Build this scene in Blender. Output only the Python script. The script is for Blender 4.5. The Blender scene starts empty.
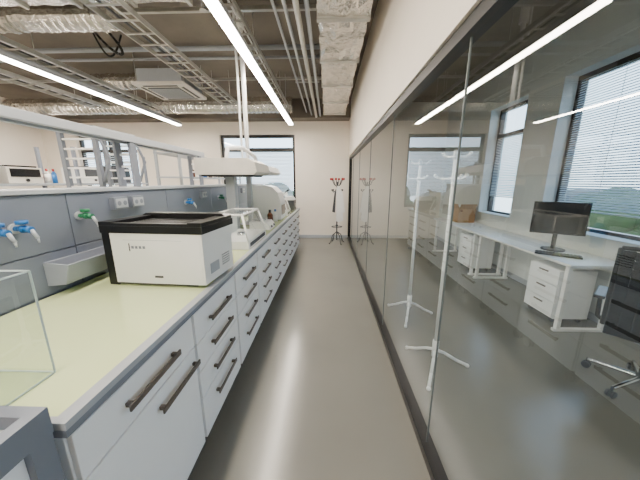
import bpy, bmesh, math, random
from mathutils import Vector, Matrix
random.seed(4)
S=bpy.context.scene

def lin(c):
    return tuple(((v/255)/12.92 if v/255<=0.04045 else (((v/255)+0.055)/1.055)**2.4) for v in c)

def mat(name,c,rough=0.5,metal=0.0,var=0.06,scale=8.0,bump=0.0,bscale=40.0,coat=0.0,spec=0.5,stretch=None,bd=0.02):
    m=bpy.data.materials.new(name); m.use_nodes=True
    nt=m.node_tree; b=nt.nodes['Principled BSDF']
    col=lin(c)
    tc=nt.nodes.new('ShaderNodeTexCoord')
    mp=nt.nodes.new('ShaderNodeMapping')
    if stretch: mp.inputs['Scale'].default_value=stretch
    nt.links.new(tc.outputs['Object'],mp.inputs['Vector'])
    n=nt.nodes.new('ShaderNodeTexNoise'); n.inputs['Scale'].default_value=scale; n.inputs['Detail'].default_value=4
    nt.links.new(mp.outputs[0],n.inputs['Vector'])
    r=nt.nodes.new('ShaderNodeValToRGB')
    r.color_ramp.elements[0].position=0.3; r.color_ramp.elements[1].position=0.7
    r.color_ramp.elements[0].color=(*[v*(1-var) for v in col],1)
    r.color_ramp.elements[1].color=(*[min(1,v*(1+var)) for v in col],1)
    nt.links.new(n.outputs['Fac'],r.inputs['Fac'])
    nt.links.new(r.outputs['Color'],b.inputs['Base Color'])
    b.inputs['Roughness'].default_value=rough; b.inputs['Metallic'].default_value=metal
    b.inputs['Coat Weight'].default_value=coat; b.inputs['Coat Roughness'].default_value=0.08
    b.inputs['Specular IOR Level'].default_value=spec
    if bump>0:
        n2=nt.nodes.new('ShaderNodeTexNoise'); n2.inputs['Scale'].default_value=bscale; n2.inputs['Detail'].default_value=5
        nt.links.new(mp.outputs[0],n2.inputs['Vector'])
        bp=nt.nodes.new('ShaderNodeBump'); bp.inputs['Strength'].default_value=bump; bp.inputs['Distance'].default_value=bd
        nt.links.new(n2.outputs['Fac'],bp.inputs['Height']); nt.links.new(bp.outputs['Normal'],b.inputs['Normal'])
    return m

def emis(name,c,s):
    m=bpy.data.materials.new(name); m.use_nodes=True; nt=m.node_tree
    nt.nodes.remove(nt.nodes['Principled BSDF'])
    e=nt.nodes.new('ShaderNodeEmission'); e.inputs[0].default_value=(*lin(c),1); e.inputs[1].default_value=s
    nt.links.new(e.outputs[0],nt.nodes['Material Output'].inputs[0]); return m

def glass(name,tint,f0=0.07,rough=0.0):
    m=bpy.data.materials.new(name); m.use_nodes=True; nt=m.node_tree
    nt.nodes.remove(nt.nodes['Principled BSDF'])
    t=nt.nodes.new('ShaderNodeBsdfTransparent'); t.inputs[0].default_value=(*tint,1)
    g=nt.nodes.new('ShaderNodeBsdfGlossy'); g.inputs['Roughness'].default_value=rough; g.inputs[0].default_value=(1,1,1,1)
    lw=nt.nodes.new('ShaderNodeLayerWeight')
    p=nt.nodes.new('ShaderNodeMath'); p.operation='POWER'; p.inputs[1].default_value=4.5
    nt.links.new(lw.outputs['Facing'],p.inputs[0]); lw.inputs[0].default_value=0.5
    a=nt.nodes.new('ShaderNodeMath'); a.operation='MULTIPLY_ADD'; a.inputs[1].default_value=1-f0; a.inputs[2].default_value=f0
    nt.links.new(p.outputs[0],a.inputs[0])
    mx=nt.nodes.new('ShaderNodeMixShader')
    nt.links.new(a.outputs[0],mx.inputs[0]); nt.links.new(t.outputs[0],mx.inputs[1]); nt.links.new(g.outputs[0],mx.inputs[2])
    nt.links.new(mx.outputs[0],nt.nodes['Material Output'].inputs[0]); return m

M={}
M['floor']=mat('epoxy_floor',(120,119,112),0.19,var=0.05,scale=1.5,bump=0.05,bscale=3)
M['wall']=mat('cream_paint',(236,227,215),0.8,var=0.02,scale=3,bump=0.03,bscale=120)
M['wallw']=mat('white_paint',(222,225,223),0.8,var=0.02,scale=3)
M['ceil']=mat('raw_concrete',(118,110,100),0.9,var=0.16,scale=1.6,bump=0.15,bscale=10)
M['beam']=mat('beam_concrete',(112,105,96),0.9,var=0.1,scale=2,bump=0.1,bscale=10)
M['black']=mat('black_aluminium',(13,13,15),0.35,var=0.05)
M['seal']=mat('joint_seal',(95,102,102),0.4)
M['white']=mat('white_laminate',(248,249,250),0.35,var=0.01)
M['whitep']=mat('white_plastic',(242,242,239),0.35,var=0.01)
M['whitem']=mat('white_metal',(246,246,244),0.3,var=0.01)
M['coat']=mat('white_cotton',(238,236,232),0.9,var=0.03)
M['grey']=mat('grey_powdercoat',(118,124,136),0.4,var=0.03)
M['lgrey']=mat('light_grey_metal',(168,173,180),0.35,var=0.03)
M['spine']=mat('slate_panel',(108,115,130),0.42,var=0.03)
M['dgrey']=mat('dark_grey',(56,58,62),0.5)
M['bplastic']=mat('black_plastic',(13,13,15),0.35)
M['handle']=mat('brushed_handle',(104,96,90),0.35,metal=0.6,stretch=(1,0.1,1))
M['yel']=mat('yellow_green_top',(214,226,172),0.09,var=0.02,scale=3,coat=0.6)
M['steel']=mat('galvanised_steel',(195,195,190),0.32,metal=0.75,var=0.1)
M['foil']=mat('crumpled_foil',(235,232,226),0.24,metal=0.92,var=0.1,scale=12,bump=0.6,bscale=22)
M['chrome']=mat('chrome',(215,215,215),0.12,metal=1)
M['blue']=mat('blue_plastic',(20,100,170),0.4)
M['green']=mat('green_plastic',(35,120,80),0.4)
M['red']=mat('red_plastic',(170,35,35),0.4)
M['amber']=mat('amber_glass',(90,45,18),0.15)
M['card']=mat('cardboard',(160,125,90),0.8,bump=0.05)
M['screen']=mat('dark_screen',(12,14,18),0.12)
M['mesh']=mat('mesh_fabric',(24,26,30),0.85,bump=0.4,bscale=200)
M['tray']=mat('grey_tray_plastic',(145,151,164),0.4)
M['blind']=mat('blind_slat',(190,205,218),0.5)
M['grille']=mat('grille_dark',(60,60,60),0.6)
M['mat']=mat('brown_tray_liner',(140,128,118),0.6)
M['ground']=mat('outside_ground',(120,125,115),0.9,scale=0.3,var=0.2)
M['bldg']=mat('outside_building',(150,140,130),0.9,scale=0.5,var=0.2)
M['leaf']=mat('tree_foliage',(70,92,52),0.9,scale=2,var=0.35,bump=.8,bscale=5)
M['bark']=mat('tree_bark',(80,62,48),0.9)
M['beige']=mat('beige_plastic',(214,209,200),0.5)
M['glass']=glass('partition_glass',(0.90,0.945,0.94),0.11)
M['wglass']=glass('window_glass',(0.9,0.95,0.97),0.06)
M['acryl']=glass('clear_acrylic',(0.97,0.985,0.98),0.06)
M['acedge']=mat('acrylic_edge',(205,222,222),0.2)
M['led']=emis('led_diffuser',(255,243,226),96)

class O:
    def __init__(s,name): s.n=name; s.bm=bmesh.new(); s.ms=[]; s.smooth=[]
    def mi(s,m):
        if m not in s.ms: s.ms.append(m)
        return s.ms.index(m)
    def _set(s,vs,m,sm=False):
        i=s.mi(m); fs=set()
        for v in vs:
            for f in v.link_faces: fs.add(f)
        for f in fs: f.material_index=i; f.smooth=sm
    def box(s,x0,x1,y0,y1,z0,z1,m,rot=None):
        c=Vector(((x0+x1)/2,(y0+y1)/2,(z0+z1)/2))
        return s.ob(c,(abs(x1-x0),abs(y1-y0),abs(z1-z0)),rot,m)
    def ob(s,c,size,rot,m):
        T=Matrix.Translation(Vector(c))
        R=rot.to_4x4() if rot is not None else Matrix.Identity(4)
        r=bmesh.ops.create_cube(s.bm,size=1,matrix=T@R@Matrix.Diagonal((*size,1)))
        s._set(r['verts'],m); return s
    def crumplebox(s,x0,x1,y0,y1,z0,z1,m,jit=.012,cuts=5):
        b=bmesh.new(); r=bmesh.ops.create_cube(b,size=1,matrix=Matrix.Translation(((x0+x1)/2,(y0+y1)/2,(z0+z1)/2))@Matrix.Diagonal((x1-x0,y1-y0,z1-z0,1)))
        bmesh.ops.subdivide_edges(b,edges=b.edges[:],cuts=cuts,use_grid_fill=True)
        for v in b.verts: v.co+=Vector((random.uniform(-jit,jit),random.uniform(-jit,jit)*.5,random.uniform(-jit,jit)))
        bmesh.ops.triangulate(b,faces=b.faces[:])
        mp={}; i=s.mi(m)
        for v in b.verts: mp[v]=s.bm.verts.new(v.co)
        for f in b.faces:
            nf=s.bm.faces.new([mp[v] for v in f.verts]); nf.material_index=i
        b.free(); return s
    def cyl(s,p,q,r,m,seg=16,r2=None,sm=True):
        p=Vector(p);q=Vector(q);d=q-p;L=d.length
        R=d.to_track_quat('Z','Y').to_matrix().to_4x4()
        rr=bmesh.ops.create_cone(s.bm,cap_ends=True,cap_tris=False,segments=seg,radius1=r,radius2=r if r2 is None else r2,depth=L,matrix=Matrix.Translation((p+q)/2)@R)
        i=s.mi(m); fs=set()
        for v in rr['verts']:
            for f in v.link_faces: fs.add(f)
        for f in fs:
            f.material_index=i; f.smooth= sm and len(f.verts)==4
        return s
    def sph(s,c,r,m,sc=(1,1,1),seg=16):
        rr=bmesh.ops.create_uvsphere(s.bm,u_segments=seg,v_segments=seg//2+2,radius=r,matrix=Matrix.Translation(Vector(c))@Matrix.Diagonal((*sc,1)))
        s._set(rr['verts'],m,True); return s
    def tube(s,pts,r,m,seg=12):
        for a,b in zip(pts[:-1],pts[1:]): s.cyl(a,b,r,m,seg)
        for p in pts[1:-1]: s.sph(p,r*1.0,m,seg=seg)
        return s
    def prism(s,prof,axis,a0,a1,m):
        def P(u,v,a):
            return {'x':(a,u,v),'y':(u,a,v),'z':(u,v,a)}[axis]
        A=[s.bm.verts.new(P(u,v,a0)) for u,v in prof]; B=[s.bm.verts.new(P(u,v,a1)) for u,v in prof]
        n=len(prof); s.bm.faces.new(A); s.bm.faces.new(B[::-1])
        for i in range(n): s.bm.faces.new((A[i],B[i],B[(i+1)%n],A[(i+1)%n]))
        s._set(A+B,m); return s
    def quad(s,pts,m):
        v=[s.bm.verts.new(p) for p in pts]; f=s.bm.faces.new(v); f.material_index=s.mi(m); return s
    def done(s,bevel=0.0,xf=None):
        bmesh.ops.recalc_face_normals(s.bm,faces=s.bm.faces)
        if xf is not None: s.bm.transform(xf)
        xs=[v.co for v in s.bm.verts]
        o=Vector(((min(v.x for v in xs)+max(v.x for v in xs))/2,(min(v.y for v in xs)+max(v.y for v in xs))/2,min(v.z for v in xs)))
        s.bm.transform(Matrix.Translation(-o))
        me=bpy.data.meshes.new(s.n); s.bm.to_mesh(me); s.bm.free()
        for m in s.ms: me.materials.append(M[m])
        ob=bpy.data.objects.new(s.n,me); S.collection.objects.link(ob); ob.location=o
        if bevel>0:
            b=ob.modifiers.new('bevel','BEVEL'); b.width=bevel; b.segments=2; b.limit_method='ANGLE'; b.angle_limit=math.radians(50)
        return ob
def Rz(a): return Matrix.Rotation(math.radians(a),3,'Z')
def Rx(a): return Matrix.Rotation(math.radians(a),3,'X')
def Ry(a): return Matrix.Rotation(math.radians(a),3,'Y')

# ---------------- ROOM ----------------
XL=-7.5; XG=0.575; XW=2.95; YB=7.0; YF=-3.0; ZC=3.4
O('floor').box(XL-.2,XW+.3,YF-.2,YB+.25,-.1,0,'floor').done()
O('ceiling').box(XL-.2,XW+.3,YF-.2,YB+.25,ZC,ZC+.15,'ceil').done()
O('wall_left').box(XL-.2,XL,YF,YB,0,ZC,'wall').done()
O('wall_front').box(XL-.2,XW+.3,YF-.2,YF,0,ZC,'wall').done()
def wall_open(name,axis,c0,c1,a0,a1,ops,m):
    w=O(name)
    def bx(p,q,z0,z1):
        if q-p<1e-4: return
        if axis=='x': w.box(c0,c1,p,q,z0,z1,m)
        else: w.box(p,q,c0,c1,z0,z1,m)
    cur=a0
    for lo,hi,z0,z1 in ops:
        bx(cur,lo,0,ZC); bx(lo,hi,0,z0); bx(lo,hi,z1,ZC); cur=hi
    bx(cur,a1,0,ZC)
    w.done()
W1=(4.3,5.2,.92,2.76); W2=(1.35,3.7,.9,2.78); W0=(-2.2,0.6,.9,2.78)
wall_open('wall_right','x',XW,XW+.3,YF,YB+.25,[W0,W2,W1],'wallw')
WBk=(-2.8,-.86,.84,2.68); WB2=(-6.6,-5.0,.84,2.68)
wall_open('wall_back','y',YB,YB+.25,XL-.2,XW,[WB2,WBk],'wall')
O('wall_partition').box(XG-.05,XG+.07,YF,YB,2.13,ZC,'wall').done()
O('baseboard_back').box(XL,XG-.04,YB-.015,YB-.001,0.001,.08,'lgrey').done()
O('baseboard_right').box(XW-.015,XW-.001,YF,YB-.001,0.001,.08,'lgrey').done()

def window(name,axis,c,lo,hi,z0,z1,mull,trans,blind_to,slat=0.03,tilt=25,f=.06):
    w=O(name); d=.035
    def bx(p,q,za,zb,dd=d,m='black',off=0):
        if axis=='x': w.box(c-dd+off,c+dd+off,p,q,za,zb,m)
        else: w.box(p,q,c-dd+off,c+dd+off,za,zb,m)
    e=.001
    bx(lo+e,lo+f,z0+e,z1-e);bx(hi-f,hi-e,z0+e,z1-e);bx(lo+f,hi-f,z0+e,z0+f);bx(lo+f,hi-f,z1-f,z1-e)
    for u in mull: bx(u-f*.5,u+f*.5,z0+f,z1-f)
    for t in trans: bx(lo+f,hi-f,t-f*.6,t+f*.6,d+.03)
    bx(lo+f,hi-f,z0+f,z1-f,.003,'wglass')
    w.done()
    b=O('window_blind')
    off=-.06
    g_=f+.015
    zs=[(blind_to,z1-f)] if not trans else [(blind_to,trans[0]-f*.6-.005)]
    for zb,zt in zs:
        n=int((zt-zb)/slat)
        for i in range(n):
            z=zt-(i+.5)*slat
            if axis=='x': b.ob((c+off,(lo+hi)/2,z),(slat*.95,hi-lo-2*g_,.0015),Ry(tilt),'blind')
            else: b.ob(((lo+hi)/2,c+off,z),(hi-lo-2*g_,slat*.95,.0015),Rx(-tilt),'blind')
        for u in (lo+.25*(hi-lo),hi-.25*(hi-lo)):
            if axis=='x': b.box(c+off-.001,c+off+.001,u-.002,u+.002,zb,zt,'lgrey')
            else: b.box(u-.002,u+.002,c+off-.001,c+off+.001,zb,zt,'lgrey')
        if axis=='x': b.box(c+off-.012,c+off+.012,lo+g_,hi-g_,zb-.015,zb,'blind')
        else: b.box(lo+g_,hi-g_,c+off-.012,c+off+.012,zb-.015,zb,'blind')
    b.done()
window('window_1','x',XW+.2,*W2,[],[],1.16,.028,-36)
window('window_2','x',XW+.2,*W1,[],[2.3],1.25,.028,-38,.05)
window('added_light_window','x',XW+.2,*W0,[-.8],[],1.12,.04,-30)  # extra window added out of view to let in balancing daylight
window('window_4','y',YB+.13,*WBk,[],[2.32],1.15,.035,-38,.07)
window('window_5','y',YB+.13,*WB2,[-5.8],[2.3],1.0,.05,-25)
for nm,W in (('window_sill',W2),('window_sill',W1)):
    O(nm).box(XW-.03,XW+.16,W[0]+.002,W[1]-.002,W[2]+.001,W[2]+.022,'wallw').done(.003)

# ---- glass partition
g=O('glass_partition')
x0,x1=XG-.035,XG+.035
g.box(x0,x1,YF+.002,YB-.002,0.001,.05,'black')
g.box(x0,x1,YF+.002,YB-.002,2.07,2.128,'black')
g.box(x0,x1,YB-.05,YB-.002,.05,2.07,'black')
g.box(x0,x1,YF+.002,YF+.05,.05,2.07,'black')
js=[-2.53,-1.28,-.03,1.22,2.47,3.72,4.97,6.2]
ed=[YF+.05]+js+[YB-.05]
for a,b in zip(ed[:-1],ed[1:]):
    g.quad([(XG,a+.003,.05),(XG,b-.003,.05),(XG,b-.003,2.07),(XG,a+.003,2.07)],'glass')
for j in js: g.box(XG-.004,XG+.004,j-.003,j+.003,.05,2.07,'seal')
g.done()

# outside
O('outside_ground').box(-40,60,-40,60,-9.1,-9,'ground').done()
for i,(x,y,w,h) in enumerate([(40,30,10,7.5),(48,10,12,8),(45,45,14,9),(-10,55,14,8),(20,55,12,7.5)]):
    b=O('apartment_building'); b.box(x,x+w,y,y+w*.8,-9,-9+h,'bldg')
    for k in range(4):
        b.box(x-.05,x,y+.5+k*w*.18,y+.5+k*w*.18+1,-9+h-2.5,-9+h-1,'dgrey')
    b.done()
for (x,y,h) in ((-9,24,9.6),(-5.5,26,10.2),(-2,23,9.4),(-13,27,10),(16,11,9.2),(18,16,9.8),(17,6,9.0),(20,22,10)):
    t=O('garden_tree'); t.cyl((x,y,-9),(x,y,-9+h*.6),.25,'bark',10,r2=.12)
    for k in range(9):
        a=k*2.4; R=1.0+.5*random.random(); q=random.uniform(.2,1.2)
        t.sph((x+math.cos(a)*q,y+math.sin(a)*q,-9+h*.62+random.uniform(0,h*.3)),R,'leaf',seg=12)
    t.done()

# ---------------- CEILING SERVICES ----------------
b=O('ceiling_beam'); b.box(XL,XG-.06,6.62,6.99,2.98,ZC-.001,'beam'); b.done(.005)
for X in (-.87,-3.5,-6.1):
    l=O('led_strip_light')
    l.prism([(X-.055,2.80),(X+.055,2.80),(X+.055,2.845),(X+.03,2.88),(X-.03,2.88),(X-.055,2.845)],'y',-2.6,6.45,'lgrey')
    l.box(X-.045,X+.045,-2.58,6.43,2.788,2.7995,'led')
    for y in (-2,0,2,3.4 ,5.1): l.cyl((X,y,2.87),(X,y,ZC-.001),.004,'steel',8)
    l.done()
def tray(X,z,y0,y1,w=.2):
    t=O('cable_tray')
    for sx in (-1,1):
        t.box(X+sx*w/2-.006,X+sx*w/2+.006,y0,y1,z,z+.05,'steel')
    y=y0+.1
    while y<y1: t.box(X-w/2,X+w/2,y,y+.02,z,z+.012,'steel'); y+=.22
    t.cyl((X-.03,y0,z+.025),(X-.03,y1,z+.025),.012,'dgrey',8); t.cyl((X+.04,y0,z+.022),(X+.04,y1,z+.022),.009,'whitem',8)
    for y in (y0+.4,(y0+y1)/2,y1-.4):
        for sx in (-1,1): t.cyl((X+sx*w/2,y,z+.02),(X+sx*w/2,y,ZC-.001),.004,'steel',6)
    t.done()
tray(-.87,2.93,-2,5.6,.16); tray(-3.5,2.93,-2,5.6,.22); tray(-1.9,2.95,-2,5.4,.3); tray(-4.6,2.95,-2,5.6,.3)
d=O('insulated_air_duct')
for i in range(9):
    y=-1.5+i*.86
    d.crumplebox(-.10,.36,y,y+.80,2.96,3.24,'foil',.012,7); d.box(-.115,.375,y+.80,y+.86,2.945,3.255,'steel')
d.done()
p=O('service_pipe')
for X,r,z in ((-.20,.022,3.02),(-.29,.028,3.0),(-.40,.018,3.04),(-.52,.015,3.1)):
    p.cyl((X,-2.5,z),(X,6.6,z),r,'lgrey' if r<.025 else 'steel',12)
for y in (.4,2.6,4.8): p.box(-.56,-.16,y,y+.04,3.125,3.15,'steel'); p.cyl((-.5,y+.02,3.15),(-.5,y+.02,ZC-.001),.005,'steel',6); p.cyl((-.2,y+.02,3.15),(-.2,y+.02,ZC-.001),.005,'steel',6)
p.done()
def foilduct(pts,r,name='flexible_air_duct'):
    d=O(name)
    for a,b in zip(pts[:-1],pts[1:]):
        a=Vector(a);b=Vector(b);n=max(2,int((b-a).length/.09))
        for k in range(n):
            p=a.lerp(b,k/n);q=a.lerp(b,(k+1)/n); m=(p+q)/2
            j=Vector([random.uniform(-.008,.008) for _ in range(3)])
            d.cyl(p+j,m+j,r,'foil',14,r2=r*1.08,sm=False); d.cyl(m+j,q+j,r*1.08,'foil',14,r2=r,sm=False)
    for p in pts[1:-1]: d.sph(p,r*1.02,'foil')
    d.done()
foilduct([(-6.8,5.85,3.06),(-.75,5.85,3.06)],.15)
foilduct([(-5.4,3.1,3.18),(-2.25,3.1,3.18)],.11)
foilduct([(-2.25,2.2,3.12),(-1.4,2.2,3.12),(-1.4,.2,3.12)],.085)
foilduct([(-2.9,4.9,3.2),(-4.4,4.9,3.2)],.12)
dd=O('rectangular_air_duct')
for i in range(5): dd.crumplebox(-3.2,-2.3,-.9+i*.5,-.42+i*.5,3.02,3.2,'foil',.01,6); dd.box(-3.22,-2.28,-.42+i*.5,-.39+i*.5,3.0,3.219,'steel')
dd.done()
dd=O('rectangular_air_duct')
for i in range(4): dd.crumplebox(-3.2+i*.5,-2.74+i*.5,2.35,2.65,3.04,3.22,'foil',.009,5); dd.box(-2.74+i*.5,-2.71+i*.5,2.33,2.67,3.02,3.24,'steel')
dd.done()
for y in (1.9,3.25,5.2):
    s_=O('strut_channel'); s_.box(-7,.3,y,y+.04,3.31,3.35,'steel')
    for X in (-6,-4.2,-2.6,-1.1,.2): s_.cyl((X,y+.02,3.35),(X,y+.02,ZC-.001),.005,'steel',6)
    s_.done()
p=O('sprinkler_pipe'); p.cyl((-7.3,2.85,3.28),(.3,2.85,3.28),.02,'steel'); p.cyl((-7.3,4.45,3.35),(.3,4.45,3.35),.02,'lgrey'); p.cyl((-7.3,4.1,3.33),(.3,4.1,3.33),.03,'lgrey')
for X in (-4.2,-1.2): p.cyl((X,2.85,3.28),(X,2.85,3.1),.012,'steel'); p.cyl((X,2.85,3.1),(X,2.85,3.09),.03,'steel')
p.done()
c=O('ceiling_cassette_unit'); cx,cy=-2.5,4.5
c.box(cx-.33,cx+.33,cy-.33,cy+.33,2.93,3.12,'lgrey'); c.box(cx-.38,cx+.38,cy-.38,cy+.38,2.89,2.93,'beige')
c.box(cx-.24,cx+.24,cy-.24,cy+.24,2.88,2.891,'grille')
for k in range(9): c.box(cx-.24,cx+.24,cy-.22+k*.053,cy-.205+k*.053,2.872,2.881,'lgrey')
for sx in (-1,1):
    c.box(cx+sx*.31-.02,cx+sx*.31+.02,cy-.26,cy+.26,2.884,2.891,'grille')
    c.box(cx-.26,cx+.26,cy+sx*.31-.02,cy+sx*.31+.02,2.884,2.891,'grille')
    for sy in (-1,1): c.cyl((cx+sx*.36,cy+sy*.3,2.93),(cx+sx*.36,cy+sy*.3,ZC-.001),.005,'steel',6)
c.done(.004)
h=O('black_cable_loop')
h.tube([(-2.75+.22*math.sin(t*1.3),3.5+.03*t,3.39-.36*math.sin(min(t,3.1))+.0*t) for t in [i*.26 for i in range(13)]],.016,'bplastic',8)
h.tube([(-2.95+.1*t,3.6+.12*t,3.39-.3*math.sin(t*1.5)) for t in [i*.19 for i in range(12)]],.012,'bplastic',8); h.done()

# ---------------- BENCH ----------------
XB=-.644; ZT=.924; YS=.5; YE=5.9; XS=-1.44
b=O('lab_bench')
b.box(-1.43,XB+.005,YS,YE,.882,.905,'grey')
b.box(-1.43,XB-.03,YS+.02,YE-.02,.9051,ZT,'yel')
b.box(XB-.03,XB+.008,YS,YE,.9051,ZT+.002,'lgrey'); b.box(-1.43,XB-.03,YS,YS+.02,.9051,ZT+.001,'lgrey'); b.box(-1.43,XB-.03,YE-.02,YE,.9051,ZT+.001,'lgrey')
for y in (YS+.005,YE-.045):
    b.box(-1.42,-1.36,y,y+.04,.04,.882,'grey'); b.box(-1.42,-.7,y,y+.04,.001,.04,'grey')
b.done()
def cabinet(y0,y1,first=False):
    c=O('drawer_cabinet'); zb=.135
    xf=XB-.006
    c.box(-1.2,xf-.019,y0,y1,zb,.872,'white')
    def front(z0,z1,hz,ya=y0,yb=y1,hy=None):
        c.box(xf-.018,xf,ya+.004,yb-.004,z0,z1,'white')
        cy=(ya+yb)/2 if hy is None else hy; L=.145
        c.box(xf+.022,xf+.030,cy-L,cy+L,hz-.012,hz+.012,'handle')
        for s_ in (-1,1): c.box(xf,xf+.0219,cy+s_*(L-.02)-.008,cy+s_*(L-.02)+.008,hz-.008,hz+.008,'handle')
    if first:
        front(.715,.868,.795); front(zb+.002,.707,.64,hy=y1-.16)
    else:
        for z0,z1,hz in ((.705,.868,.775),(.547,.699,.625),(.389,.541,.467),(.137,.383,.305)): front(z0,z1,hz)
    for x in (xf-.08,-1.1):
        for y in (y0+.06,y1-.06):
            c.box(x-.02,x+.02,y-.02,y+.02,.10,zb,'bplastic'); 
            for s_ in (-1,1): c.cyl((x+s_*.008,y,.04),(x+s_*.024,y,.04),.039,'bplastic',20)
            c.cyl((x-.01,y,.05),(x+.01,y,.05),.008,'steel'); c.box(x-.006,x+.006,y-.012,y+.012,.05,.11,'bplastic')
    c.done(.0025)
cabinet(.515,1.115,True)
y=1.13
for i in range(8):
    cabinet(y,y+.565); y+=.585

s_=O('bench_service_panel')
s_.box(-1.76,XS-.012,YS,YE,0.001,1.44,'spine'); s_.box(-1.78,XS+.008,YS-.005,YE+.005,1.44,1.462,'lgrey')
yy=YS
while yy<YE-.05:
    s_.box(XS-.0119,XS,yy+.003,min(yy+.9,YE)-.003,.93,1.14,'spine'); s_.box(XS-.0119,XS,yy+.003,min(yy+.9,YE)-.003,1.146,1.435,'spine'); yy+=.9
s_.done(.002)
O('bench_service_panel').box(-1.76,XS-.012,-2.2,YS-.02,.001,1.44,'spine').box(-1.78,XS+.008,-2.2,YS-.02,1.44,1.462,'lgrey').done(.002)
def valve(y,z,mc,k=.85):
    v=O('lab_gas_valve')
    P=lambda a,c_: (XS+a*k,y,z+c_*k)
    v.cyl((XS+.0005,y,z),P(.012,0),.028*k,'lgrey',20); v.cyl(P(.01,0),P(.05,0),.014*k,mc)
    v.sph(P(.055,0),.022*k,mc); v.cyl(P(.055,0),P(.055,.03),.01*k,'lgrey')
    v.cyl(P(.055,.025),P(.055,.045),.026*k,mc,10)
    v.cyl(P(.06,0),P(.10,-.005),.018*k,mc); v.cyl(P(.10,-.005),P(.125,-.05),.009*k,'lgrey'); v.cyl(P(.125,-.05),P(.127,-.075),.006*k,'lgrey',r2=.004*k)
    v.done()
valve(1.04,1.29,'blue');valve(1.13,1.29,'blue'); valve(1.45,1.31,'green')
valve(2.6,1.3,'blue'); valve(3.4,1.3,'green')
for y0 in (1.68,1.84,2.9,4.3):
    o=O('power_outlet'); o.box(XS+.0005,XS+.035,y0,y0+.12,1.32,1.40,'grey'); o.box(XS+.035,XS+.041,y0+.01,y0+.11,1.33,1.39,'lgrey')
    for k in (0.035,.085): o.cyl((XS+.0405,y0+k,1.36),(XS+.043,y0+k,1.36),.016,'grey',20)
    o.done(.003)
t=O('storage_tray')
t.prism([(XS+.001,.975),(XS+.10,.985),(XS+.13,1.09),(XS+.122,1.09),(XS+.094,.993),(XS+.009,.985),(XS+.009,1.10),(XS+.001,1.10)],'y',1.22,1.58,'tray')
for ya in (1.212,1.58): t.prism([(XS+.001,.975),(XS+.10,.985),(XS+.13,1.09),(XS+.001,1.10)],'y',ya,ya+.008,'tray')
t.done(.002)

r=O('overhead_service_rail')
for X in (-1.54,-1.66): r.box(X-.018,X+.018,-2.1,3.3,1.80,1.85,'lgrey')
r.box(-1.64,-1.56,-2.1,3.3,1.82,1.84,'grey')
for y in (-.5,2.1,3.2):
    for X in (-1.54,-1.66): r.box(X-.012,X+.012,y-.03,y+.03,1.463,1.80,'grey')
    for k in range(3): r.box(-1.64,-1.56,y-.01,y+.01,1.52+k*.09,1.535+k*.09,'whitem')
r.done(.003)
r=O('reagent_shelf_frame')
for y in (2.3,2.75):
    for X in (-2.0,-2.3): r.box(X-.018,X+.018,y-.018,y+.018,.93,1.95,'grey')
    for k in range(6): r.box(-2.28,-2.0,y-.012,y+.012,1.45+k*.08,1.465+k*.08,'whitem')
    r.tube([(-1.98,y,1.92),(-1.90,y,1.7),(-1.98,y,1.5)],.012,'grey')
r.box(-2.32,-1.98,2.28,2.77,1.95,1.965,'lgrey')
r.done(.002)
b=O('lab_bench'); b.box(-2.5,-1.785,.5,5.9,.89,.925,'yel'); b.box(-2.45,-1.85,.6,5.8,.1,.889,'white')
for yv in (.6,5.7): b.box(-2.45,-1.85,yv,yv+.04,.001,.1,'grey')
b.done(.003)
rk=O('reagent_shelf')
for y in (3.4,4.6,5.7):
    for X in (-1.9,-2.2): rk.box(X-.015,X+.015,y-.015,y+.015,.926,1.9,'lgrey')
for z in (1.3,1.55,1.85): rk.box(-2.22,-1.88,3.385,5.715,z,z+.018,'lgrey')
rk.done(.002)
def bottle(x,y,z,r,h,m,cap):
    b=O('reagent_bottle'); b.cyl((x,y,z),(x,y,z+h*.65),r,m,16); b.cyl((x,y,z+h*.65),(x,y,z+h*.82),r,m,16,r2=r*.4); b.cyl((x,y,z+h*.82),(x,y,z+h),r*.45,cap,12); b.done()
cols=['amber','whitep','blue','amber','lgrey','whitep','green']
for i in range(5):
    bottle(-2.05,4.0+i*.2,1.5690,.03,.14,cols[i%7],'whitep')

# ---------------- NEAR TROLLEY ----------------
t=O('lab_trolley')
x0,x1,y0,y1=-1.3,-.655,-.12,.49
zt=.985
t.box(x0+.03,x1-.03,y0+.03,y1-.03,zt-.05,zt-.035,'lgrey')
for a in ((x0,x1,y1-.03,y1),(x0,x1,y0,y0+.03),(x0,x0+.03,y0+.0301,y1-.0301),(x1-.03,x1,y0+.0301,y1-.0301)): t.box(a[0],a[1],a[2],a[3],zt-.07,zt,'grey')
for X in (x0+.026,x1-.026):
    for Y in (y0+.026,y1-.026):
        t.box(X-.024,X+.024,Y-.024,Y+.024,.09,zt-.0705,'grey'); t.cyl((X-.012,Y,.04),(X+.012,Y,.04),.039,'bplastic',20); t.box(X-.018,X+.018,Y-.01,Y+.01,.04,.09,'steel')
t.box(x0+.05,x1-.05,y0+.05,y1-.05,.30,.315,'lgrey'); t.box(x0+.05,x1-.05,y0+.05,y1-.05,.6,.615,'lgrey')
t.box(x1-.04,x1-.02,y0+.051,y1-.051,.14,zt-.072,'white')
t.box(x0+.06,x1-.06,y0+.06,y1-.06,zt-.0349,zt-.03,'mat')
t.done()

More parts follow.
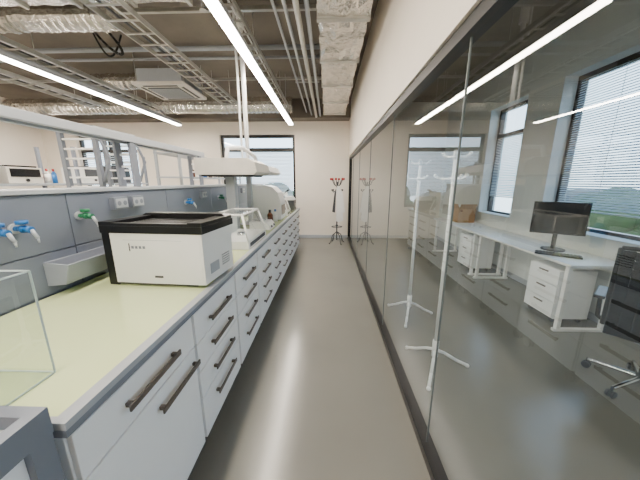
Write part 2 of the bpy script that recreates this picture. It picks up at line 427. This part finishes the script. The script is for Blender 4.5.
# ---------------- ACRYLIC BOX ----------------
a=O('acrylic_display_case')
x0,x1,y0,y1,z0,z1=-1.22,-.84,.53,.67,ZT+.003,1.255
a.box(x0,x1,y0,y1,z0,z0+.010,'acryl')
for q in ((x0,x1,y0,y0),(x0,x1,y1,y1)): a.quad([(q[0],q[2],z0),(q[1],q[2],z0),(q[1],q[2],z1),(q[0],q[2],z1)],'acryl')
for X in (x0,x1): a.quad([(X,y0,z0),(X,y1,z0),(X,y1,z1),(X,y0,z1)],'acryl')
e=.002
for X in (x0,x1):
    for Y in (y0,y1): a.box(X-e,X+e,Y-e,Y+e,z0,z1,'acedge')
    for Z in (z0,z1): a.box(X-e,X+e,y0,y1,Z-e,Z+e,'acedge')
for Y in (y0,y1):
    for Z in (z0,z1): a.box(x0,x1,Y-e,Y+e,Z-e,Z+e,'acedge')
a.done()

# ---------------- PRINTER ----------------
p=O('desktop_printer')
w,dp=.575,.37
p.box(0.012,w-.008,0.01,dp,.03,.305,'whitep')
p.box(-.004,.05,-.002,dp,.0,.32,'bplastic')
p.box(0.05,w-.06,.015,dp-.01,.0,.03,'bplastic')
p.box(0.045,w-.012,-.004,.012,.015,.30,'whitep')
p.box(w-.014,w,-.002,dp-.02,.015,.30,'whitep')
p.box(-.006,w+.006,-.008,dp+.006,.300,.340,'bplastic')
p.prism([(0,.34),(w,.34),(w,.36),(w-.03,.375),(.03,.375),(0,.36)],'y',dp*.8,dp+.004,'bplastic')
p.box(-.006,.07,-.008,dp*.8-.001,.3401,.362,'bplastic'); p.box(w-.07,w+.006,-.008,dp*.8-.001,.3401,.362,'bplastic')
p.box(.0701,w-.0701,-.008,.02,.3401,.356,'bplastic')
for k in range(7): p.box(.10,w-.10,.04+k*.03,.055+k*.03,.3401,.346,'bplastic')
p.box(.15,.156,-.0055,-.003,.20,.245,'dgrey'); 
for k in range(4): p.box(.165+k*.022,.180+k*.022,-.0055,-.003,.215,.23,'grey')
p.box(.28,.33,-.0055,-.003,.05,.062,'dgrey')
p.box(.12,.46,-.0050,-.003,.262,.264,'lgrey')
p.box(w-.0005,w+.002,.06,.16,.06,.12,'lgrey')
for k in range(5): p.box(w-.0005,w+.002,.2,.3,.07+k*.015,.075+k*.015,'dgrey')
xf=Matrix.Translation((-1.24,1.365,ZT+.004))@Matrix.Rotation(math.radians(-4),4,'Z')
p.done(.008,xf)

# ---------------- EXTRACTION CANOPY ----------------
c=O('fume_extraction_canopy')
c.prism([(-1.32,1.57),(-.74,1.57),(-.70,1.60),(-.72,1.69),(-.80,1.73),(-1.32,1.73)],'y',2.62,3.2,'beige')
c.prism([(-1.28,1.59),(-.74,1.59),(-.70,1.62),(-.74,1.69),(-.84,1.72),(-1.28,1.72)],'y',3.22,3.95,'whitep')
c.box(-1.28,-.78,2.66,3.16,1.555,1.57,'grille')
c.box(-.7195,-.716,2.7,3.1,1.62,1.64,'dgrey')
c.box(-1.14,-1.04,2.92,3.02,.94,1.56,'lgrey'); c.box(-1.25,-.9,2.88,3.04,.9255,.945,'lgrey')
c.box(-1.12,-1.06,3.6,3.68,.94,1.59,'lgrey'); c.box(-1.2,-.95,3.5,3.78,.9255,.945,'lgrey')
c.cyl((-1.03,3.45,1.71),(-1.03,3.45,ZC-.16),.026,'whitem'); c.cyl((-1.03,3.45,ZC-.16),(-1.03,3.45,ZC-.001),.045,'whitem')
c.cyl((-1.10,3.45,1.71),(-1.10,3.45,ZC-.001),.014,'whitem')
c.tube([(-1.1,2.9,1.72),(-1.1,2.95,1.86),(-.98,3.1,1.88),(-.9,3.3,1.80),(-.9,3.4,1.71)],.022,'whitem')
c.done(.006)
e=O('white_dome_enclosure')
e.prism([(-1.15+.0,.93),(-.72,.93),(-.72,1.2),(-.76,1.34),(-.84,1.42),(-.95,1.45),(-1.15,1.45)],'y',3.95,4.35,'whitep')
e.box(-.715,-.712,4.0,4.3,1.0,1.15,'screen'); e.done(.01)

def balance(xa,xb,ya,yb,z1):
    b=O('analytical_balance'); z0=ZT+.004
    b.box(xa,xb,ya,yb,z0,z0+.07,'whitep'); b.box(xb-.0005,xb+.003,ya+.05,yb-.05,z0+.015,z0+.05,'dgrey')
    ins=.06
    bt=[(xa,ya),(xb,ya),(xb,yb),(xa,yb)]; tp=[(xa,ya+ins),(xb-ins,ya+ins),(xb-ins,yb-ins),(xa,yb-ins)]
    for i in range(4):
        j=(i+1)%4
        P=[(*bt[i],z0+.07),(*bt[j],z0+.07),(*tp[j],z1),(*tp[i],z1)]
        b.quad(P,'acryl' if i<3 else 'whitep')
        b.cyl(P[0],P[3],.010,'whitep',8); b.cyl(P[3],P[2],.010,'whitep',8)
    b.box(xa,xb-ins,ya+ins,yb-ins,z1-.006,z1+.004,'acryl')
    b.cyl(((xa+xb)/2,(ya+yb)/2,z0+.07),((xa+xb)/2,(ya+yb)/2,z0+.09),.045,'chrome',20)
    b.box(xa+.005,xa+.04,ya+.08,yb-.08,z0+.07,z1-.01,'whitep')
    b.done()
balance(-1.0,-.68,2.15,2.78,1.22)
balance(-.96,-.70,4.45,4.8,1.2)
m=O('heating_plate_stirrer'); m.prism([(-.95,.928),(-.70,.928),(-.70,.97),(-.74,1.02),(-.95,1.03)],'y',3.08,3.38,'whitep')
m.cyl((-.86,3.23,1.03),(-.86,3.23,1.045),.08,'lgrey',28); m.cyl((-.705,3.16,.965),(-.685,3.16,.965),.015,'dgrey'); m.cyl((-.705,3.30,.965),(-.685,3.30,.965),.015,'dgrey'); m.done(.004)
bottle(-1.25,2.35,ZT+.002,.05,.27,'blue','whitep')
bottle(-1.3,2.0,ZT+.002,.04,.22,'whitep','red')
bottle(-.8,3.56,ZT+.0025,.04,.2,'amber','bplastic')
bottle(-.78,3.82,ZT+.0025,.035,.18,'whitep','blue')
m=O('microscope'); X,Y,Z=-.9,5.1,ZT+.003
m.box(X-.12,X+.12,Y-.1,Y+.1,Z,Z+.04,'bplastic'); m.box(X-.11,X-.04,Y-.05,Y+.05,Z+.04,Z+.34,'whitep'); m.box(X-.04,X+.1,Y-.07,Y+.07,Z+.15,Z+.165,'bplastic')
m.ob((X,Y,Z+.34),(.22,.09,.07),Ry(-10),'whitep'); m.cyl((X+.04,Y,Z+.31),(X+.04,Y,Z+.2),.02,'chrome'); m.cyl((X+.06,Y-.03,Z+.36),(X+.14,Y-.03,Z+.43),.016,'bplastic'); m.cyl((X+.06,Y+.03,Z+.36),(X+.14,Y+.03,Z+.43),.016,'bplastic'); m.done(.004)
m=O('centrifuge'); m.box(-1.0,-.7,5.38,5.7,ZT+.003,1.13,'dgrey'); m.prism([(-1.0,1.13),(-.7,1.13),(-.75,1.2),(-1.0,1.22)],'y',5.38,5.7,'whitep'); m.box(-.7,-.696,5.45,5.6,.98,1.06,'screen'); m.done(.008)

# ---------------- COAT RACKS ----------------
def rack(name,x,y,h,pole,ball,leg=.28,rot=2,legn=3,R=.015):
    r=O(name)
    r.cyl((x,y,.12),(x,y,h),R,pole,16); r.cyl((x,y,h),(x,y,h+.02),R*1.2,pole,16,r2=.006)
    r.cyl((x,y,.11),(x,y,.25),R*1.6,pole,16)
    for i in range(legn):
        a=math.radians(rot+360/legn*i); c_,s__=math.cos(a),math.sin(a)
        r.tube([(x,y,.17),(x+c_*.08,y+s__*.08,.135),(x+c_*.18,y+s__*.18,.07),(x+c_*leg,y+s__*leg,.018)],.012,pole,10)
        r.sph((x+c_*leg,y+s__*leg,.0165),.016,ball)
    for z,off,n,L in ((h-.02,0,3,.10),(h-.17,40,3,.12)):
        r.cyl((x,y,z-.02),(x,y,z+.02),.02,pole,16)
        for i in range(n):
            a=math.radians(rot+off+360/n*i); c_,s__=math.cos(a),math.sin(a)
            r.tube([(x,y,z),(x+c_*L*.7,y+s__*L*.7,z),(x+c_*L,y+s__*L,z+.02)],.008,pole,8); r.sph((x+c_*L,y+s__*L,z+.024),.012,ball)
    r.done()
rack('coat_rack',.88,1.90,1.69,'whitem','whitem')
rack('coat_rack',.93,2.76,1.70,'whitem','whitem',rot=8)
r=O('coat_rack'); x,y=.22,6.35
r.cyl((x,y,.08),(x,y,1.5),.016,'dgrey'); r.cyl((x,y,.45),(x,y,.47),.03,'dgrey')
for i in range(6):
    a=math.radians(60*i+15); c_,s__=math.cos(a),math.sin(a)
    r.tube([(x,y,1.38),(x+c_*.08,y+s__*.08,1.44),(x+c_*.12,y+s__*.12,1.53),(x+c_*.16,y+s__*.16,1.56)],.009,'dgrey',8); r.sph((x+c_*.16,y+s__*.16,1.565),.028,'red')
    r.tube([(x,y,1.3),(x+c_*.1,y+s__*.1,1.26),(x+c_*.13,y+s__*.13,1.3)],.008,'dgrey',8); r.sph((x+c_*.13,y+s__*.13,1.31),.02,'bplastic')
for i in range(4):
    a=math.radians(90*i+30); c_,s__=math.cos(a),math.sin(a)
    r.tube([(x,y,.3),(x+c_*.12,y+s__*.12,.22),(x+c_*.17,y+s__*.17,.05),(x+c_*.21,y+s__*.21,.018)],.011,'dgrey',8); r.sph((x+c_*.21,y+s__*.21,.018),.017,'bplastic')
N=24; 
r.tube([(x+.13*math.cos(2*math.pi*k/N),y+.13*math.sin(2*math.pi*k/N),.42) for k in range(N+1)],.007,'dgrey',8)
for i in range(4):
    a=math.radians(90*i); r.cyl((x,y,.42),(x+.13*math.cos(a),y+.13*math.sin(a),.42),.005,'dgrey',8)
r.prism([(x+.0,1.40),(x+.05,1.38),(x+.10,1.26),(x+.12,.9),(x+.15,.60),(x+.05,.56),(x-.02,.58),(x-.02,1.0),(x-.03,1.30)],'y',y-.17,y-.09,'coat')
r.prism([(x+.07,1.34),(x+.12,1.26),(x+.18,.80),(x+.13,.78)],'y',y-.18,y-.12,'coat')
r.prism([(x-.03,1.32),(x-.07,1.24),(x-.12,.80),(x-.05,.78)],'y',y-.14,y-.08,'dgrey')
r.prism([(x-.02,1.41),(x+.06,1.40),(x+.02,1.28)],'y',y-.185,y-.17,'coat')
r.done(.01)

# ---------------- OFFICE ----------------
def desk(y0,y1):
    d=O('office_desk'); x0,x1=2.3,2.88
    d.box(x0,x1,y0,y1,.705,.73,'whitep')
    for y in (y0+.05,y1-.09):
        d.box(x0+.04,x0+.08,y,y+.04,.031,.67,'whitem'); d.box(x1-.1,x1-.06,y,y+.04,.031,.67,'whitem'); d.box(x0+.02,x1-.04,y,y+.04,.001,.03,'whitem'); d.box(x0+.04,x1-.06,y,y+.04,.6701,.705,'whitem')
    d.box(x1-.09,x1-.07,y0+.09,y1-.09,.62,.68,'whitem')
    d.done(.003)
desk(2.42,4.05); desk(4.07,5.7)
def ped(y0):
    c=O('drawer_pedestal'); c.box(2.42,2.78,y0,y0+.4,.06,.60,'white')
    for z0,z1 in ((.07,.24),(.246,.42),(.426,.595)):
        c.box(2.402,2.419,y0+.003,y0+.397,z0,z1,'white'); c.box(2.392,2.402,y0+.14,y0+.26,z1-.05,z1-.035,'handle')
    for x in (2.46,2.74):
        for y in (y0+.05,y0+.35): c.cyl((x-.012,y,.03),(x+.012,y,.03),.029,'bplastic'); c.box(x-.01,x+.01,y-.01,y+.01,.03,.06,'bplastic')
    c.done(.002)
ped(2.62); ped(4.3)
m=O('computer_monitor')
m.box(-.24,.24,-.02,.02,.19,.55,'bplastic'); m.box(-.228,.228,-.0215,-.0195,.205,.538,'screen'); m.box(-.13,.13,.02,.045,.26,.44,'bplastic')
m.cyl((0,.03,.02),(0,.03,.3),.022,'bplastic'); m.cyl((0,.02,0),(0,.02,.015),.11,'bplastic',28)
m.done(.003,Matrix.Translation((2.60,2.99,.731))@Matrix.Rotation(math.radians(-30),4,'Z'))
k=O('computer_keyboard'); k.box(-.19,.19,-.06,.06,0,.018,'bplastic')
for i in range(13):
    for j in range(4): k.box(-.18+i*.028,-.158+i*.028,-.05+j*.026,-.03+j*.026,.018,.024,'dgrey')
k.done(.002,Matrix.Translation((2.46,2.76,.731))@Matrix.Rotation(math.radians(-38),4,'Z'))
c=O('cardboard_box'); c.box(2.5,2.82,5.05,5.4,.731,1.0,'card'); c.ob((2.49,5.22,1.04),(.005,.34,.1),Ry(-25),'card'); c.ob((2.66,5.03,1.04),(.3,.005,.1),Rx(25),'card'); c.done()
def chair(x,y,rot):
    c=O('office_chair')
    for i in range(5):
        a=math.radians(72*i+10); c_,s__=math.cos(a),math.sin(a)
        c.cyl((c_*.03,s__*.03,.105),(c_*.29,s__*.29,.075),.02,'chrome',12,r2=.013)
        px,py=c_*.29,s__*.29
        c.cyl((px,py,.05),(px,py,.09),.008,'bplastic')
        for q in (-1,1): c.cyl((px+q*s__*.006,py-q*c_*.006,.029),(px+q*s__*.024,py-q*c_*.024,.029),.028,'bplastic',18)
    c.cyl((0,0,.09),(0,0,.25),.028,'bplastic'); c.cyl((0,0,.25),(0,0,.42),.016,'chrome'); c.box(-.1,.1,-.08,.08,.40,.44,'bplastic')
    c.box(-.22,.25,-.24,.24,.44,.50,'mesh')
    n=10
    for k in range(n):
        z0=.50+k*.056; off=-.24-.05*math.sin(k/n*3.0)-.004*k
        for j in range(8):
            t0=-1+j*.25; y0=t0*.24; y1=(t0+.25)*.24; bow=.05*((t0+.125)**2)
            c.ob((off+bow,(y0+y1)/2,z0+.0275),(.018,.061,.058),Rz(-14*(t0+.125)*-1),'mesh')
    for s__ in (-1,1):
        c.tube([(-.20,s__*.25,.50),(-.235,s__*.25,.75),(-.225,s__*.25,1.07)],.015,'bplastic')
        c.tube([(-.05,s__*.24,.46),(-.05,s__*.29,.50),(-.02,s__*.30,.66)],.014,'bplastic'); c.box(-.14,.14,s__*.30-.03,s__*.30+.03,.66,.685,'bplastic')
    c.tube([(-.225,-.25,1.07),(-.25,0,1.08),(-.225,.25,1.07)],.015,'bplastic')
    c.tube([(-.08,0,.42),(-.27,0,.46),(-.31,0,.7)],.02,'bplastic')
    c.done(.006,Matrix.Translation((x,y,.001))@Matrix.Rotation(math.radians(rot),4,'Z'))
chair(2.30,1.70,40)

# ---------------- LEFT BACKGROUND ----------------
s_=O('storage_shelving')
for X in (-4.3,-3.75):
    for Y in (2.4,3.9,5.4): s_.box(X-.02,X+.02,Y-.02,Y+.02,.001,2.0,'grey')
for z in (.3,.9,1.45): s_.box(-4.32,-3.73,2.4,5.4,z,z+.03,'lgrey')
s_.done(.003)
def eq(name,x0,x1,y0,y1,z0,h,m,m2):
    o=O(name); o.box(x0,x1,y0,y1,z0,z0+h,m); o.box(x1,x1+.006,y0+.03,y1-.03,z0+h*.4,z0+h*.9,m2); o.cyl((x1,(y0+y1)/2,z0+h*.2),(x1+.02,(y0+y1)/2,z0+h*.2),.02,m2); o.box(x0+.03,x1-.03,y0+.03,y1-.03,z0+h,z0+h+.02,m2); o.done(.005)
eq('oscilloscope',-4.2,-3.85,2.6,3.0,1.481,.25,'dgrey','screen')
eq('bench_power_supply',-4.2,-3.85,3.1,3.5,1.481,.2,'beige','screen')
eq('bench_power_supply',-4.2,-3.85,4.1,4.5,1.481,.24,'whitep','dgrey')
eq('oscilloscope',-4.2,-3.85,4.7,5.1,1.481,.28,'dgrey','screen')
for i in range(3): bottle(-3.95,3.56+i*.09,1.4815,.03,.2,cols[i],'red')

# ---------------- WORLD / CAMERA ----------------
w=bpy.data.worlds.new('World'); S.world=w; w.use_nodes=True; nt=w.node_tree
bg=nt.nodes['Background']; tc=nt.nodes.new('ShaderNodeTexCoord'); sp=nt.nodes.new('ShaderNodeSeparateXYZ'); rp=nt.nodes.new('ShaderNodeValToRGB')
nt.links.new(tc.outputs['Generated'],sp.inputs[0]); nt.links.new(sp.outputs['Z'],rp.inputs['Fac'])
rp.color_ramp.elements[0].position=0; rp.color_ramp.elements[0].color=(.78,.86,.93,1)
rp.color_ramp.elements[1].position=.6; rp.color_ramp.elements[1].color=(.38,.53,.78,1)
nt.links.new(rp.outputs['Color'],bg.inputs['Color']); bg.inputs['Strength'].default_value=6.0

cam=bpy.data.cameras.new('Camera'); co=bpy.data.objects.new('Camera',cam); S.collection.objects.link(co)
cam.sensor_width=36; cam.lens=14.625; cam.clip_start=.02; cam.clip_end=300
co.location=(0,0,1.5); co.rotation_euler=(math.radians(90-12.6),0,math.radians(1.76))
S.camera=co
